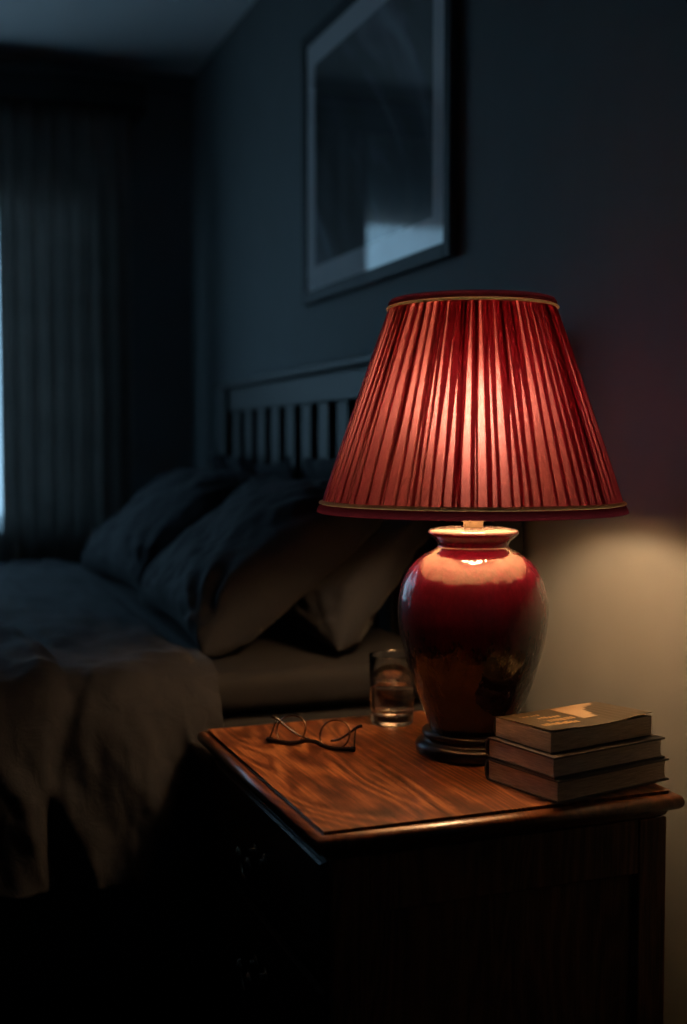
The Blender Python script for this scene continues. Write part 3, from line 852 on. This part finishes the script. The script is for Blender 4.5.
book('dark hardback in the middle of the three stacked books', -0.300, 1.220, TZ+0.0285, math.radians(12), 0.188, 0.128, 0.0260, M['cover_dark'], M['pages2'])
bk = book('worn olive paperback with gold marks on top of the three stacked books', -0.294, 1.237, TZ+0.0550, math.radians(12), 0.171, 0.108, 0.0255, M['cover_olive'], M['pages'], False)
# rubbed gilt marks on the cover, too worn to be read
bm = bmesh.new(); rnd = random.Random(4)
def cover_z(x, y): return 0.0256 + 0.0045*sstep(0.55, 1.0, x/0.164)*sstep(0.5*0.108, 0.0, y) + 0.003*sstep(0.45, 0.0, x/0.164)*sstep(0.6*0.108, 0.0, y)
for line, (x0, x1, hgt) in enumerate(((0.012, 0.070, 0.011), (0.010, 0.078, 0.012), (0.014, 0.066, 0.008), (0.02, 0.05, 0.005))):
    y = 0.022 + line*0.018; x = x0
    while x < x1:
        w = rnd.uniform(0.003, 0.007)
        y0 = y+rnd.uniform(0, 0.002); y1 = y0+hgt*rnd.uniform(0.7, 1)
        zc_ = cover_z(x+w*0.3, (y0+y1)/2)
        box(bm, x, x+w*0.65, y0, y1, zc_, zc_+0.0004)
        x += w+0.0008
from_bm('cover_lettering', bm, M['foil'], bk)
bm = bmesh.new()
box(bm, 0.086, 0.122, 0.034, 0.096, 0.0254, 0.0260); box(bm, 0.122, 0.156, 0.058, 0.098, 0.0254, 0.0260)
from_bm('cover_patch', bm, M['patch'], bk)

# ------------------------------------------------------------------ daylight
W = bpy.data.worlds.new('dusk'); S.world = W; W.use_nodes = True
nt = W.node_tree; nt.nodes.clear()
bg = nt.nodes.new('ShaderNodeBackground'); ow = nt.nodes.new('ShaderNodeOutputWorld')
tc = nt.nodes.new('ShaderNodeTexCoord'); sx = nt.nodes.new('ShaderNodeSeparateXYZ'); rp = nt.nodes.new('ShaderNodeValToRGB')
mr = nt.nodes.new('ShaderNodeMapRange'); mr.inputs['From Min'].default_value = -1; mr.inputs['From Max'].default_value = 1
nt.links.new(tc.outputs['Generated'], sx.inputs[0]); nt.links.new(sx.outputs['Z'], mr.inputs['Value']); nt.links.new(mr.outputs[0], rp.inputs[0])
e = rp.color_ramp.elements
e[0].position = 0.40; e[0].color = (0.18, 0.27, 0.34, 1)
e[1].position = 0.54; e[1].color = (0.34, 0.66, 0.95, 1)
nt.links.new(rp.outputs[0], bg.inputs[0]); bg.inputs[1].default_value = 3.2
nt.links.new(bg.outputs[0], ow.inputs[0])
def portal(name, loc, rot, sx_, sy_):
    l = bpy.data.lights.new(name, 'AREA'); l.shape = 'RECTANGLE'; l.size = sx_; l.size_y = sy_
    l.cycles.is_portal = True
    o = bpy.data.objects.new(name, l); o.location = loc; o.rotation_euler = rot; C.objects.link(o)
portal('daylight_far_window', ((WX0+WX1)/2, FAR+0.13, (WZ0+WZ1)/2), (-PI/2, 0, 0), WX1-WX0, WZ1-WZ0)

# ------------------------------------------------------------------ camera
cam = bpy.data.cameras.new('camera'); co = bpy.data.objects.new('camera', cam); C.objects.link(co)
co.location = (-1.02775, 0.0, 1.06)
yaw = math.radians(20.744); pit = math.radians(3.053)
fw = Vector((math.sin(yaw)*math.cos(pit), math.cos(yaw)*math.cos(pit), -math.sin(pit)))
co.rotation_euler = fw.to_track_quat('-Z', 'Y').to_euler()
cam.sensor_fit = 'VERTICAL'; cam.sensor_height = 36; cam.sensor_width = 24.15; cam.lens = 36*1200/1024
cam.clip_start = 0.02
cam.dof.use_dof = True; cam.dof.focus_distance = 1.55; cam.dof.aperture_fstop = 2.1
S.camera = co

S.view_settings.view_transform = 'Standard'; S.view_settings.look = 'None'
S.view_settings.exposure = 0.0; S.view_settings.gamma = 1.0; S.view_settings.use_curve_mapping = False
cy = S.cycles
cy.use_denoising = True; cy.use_adaptive_sampling = False
cy.max_bounces = 16; cy.diffuse_bounces = 6; cy.glossy_bounces = 6; cy.transmission_bounces = 14; cy.transparent_max_bounces = 24
cy.sample_clamp_indirect = 6.0
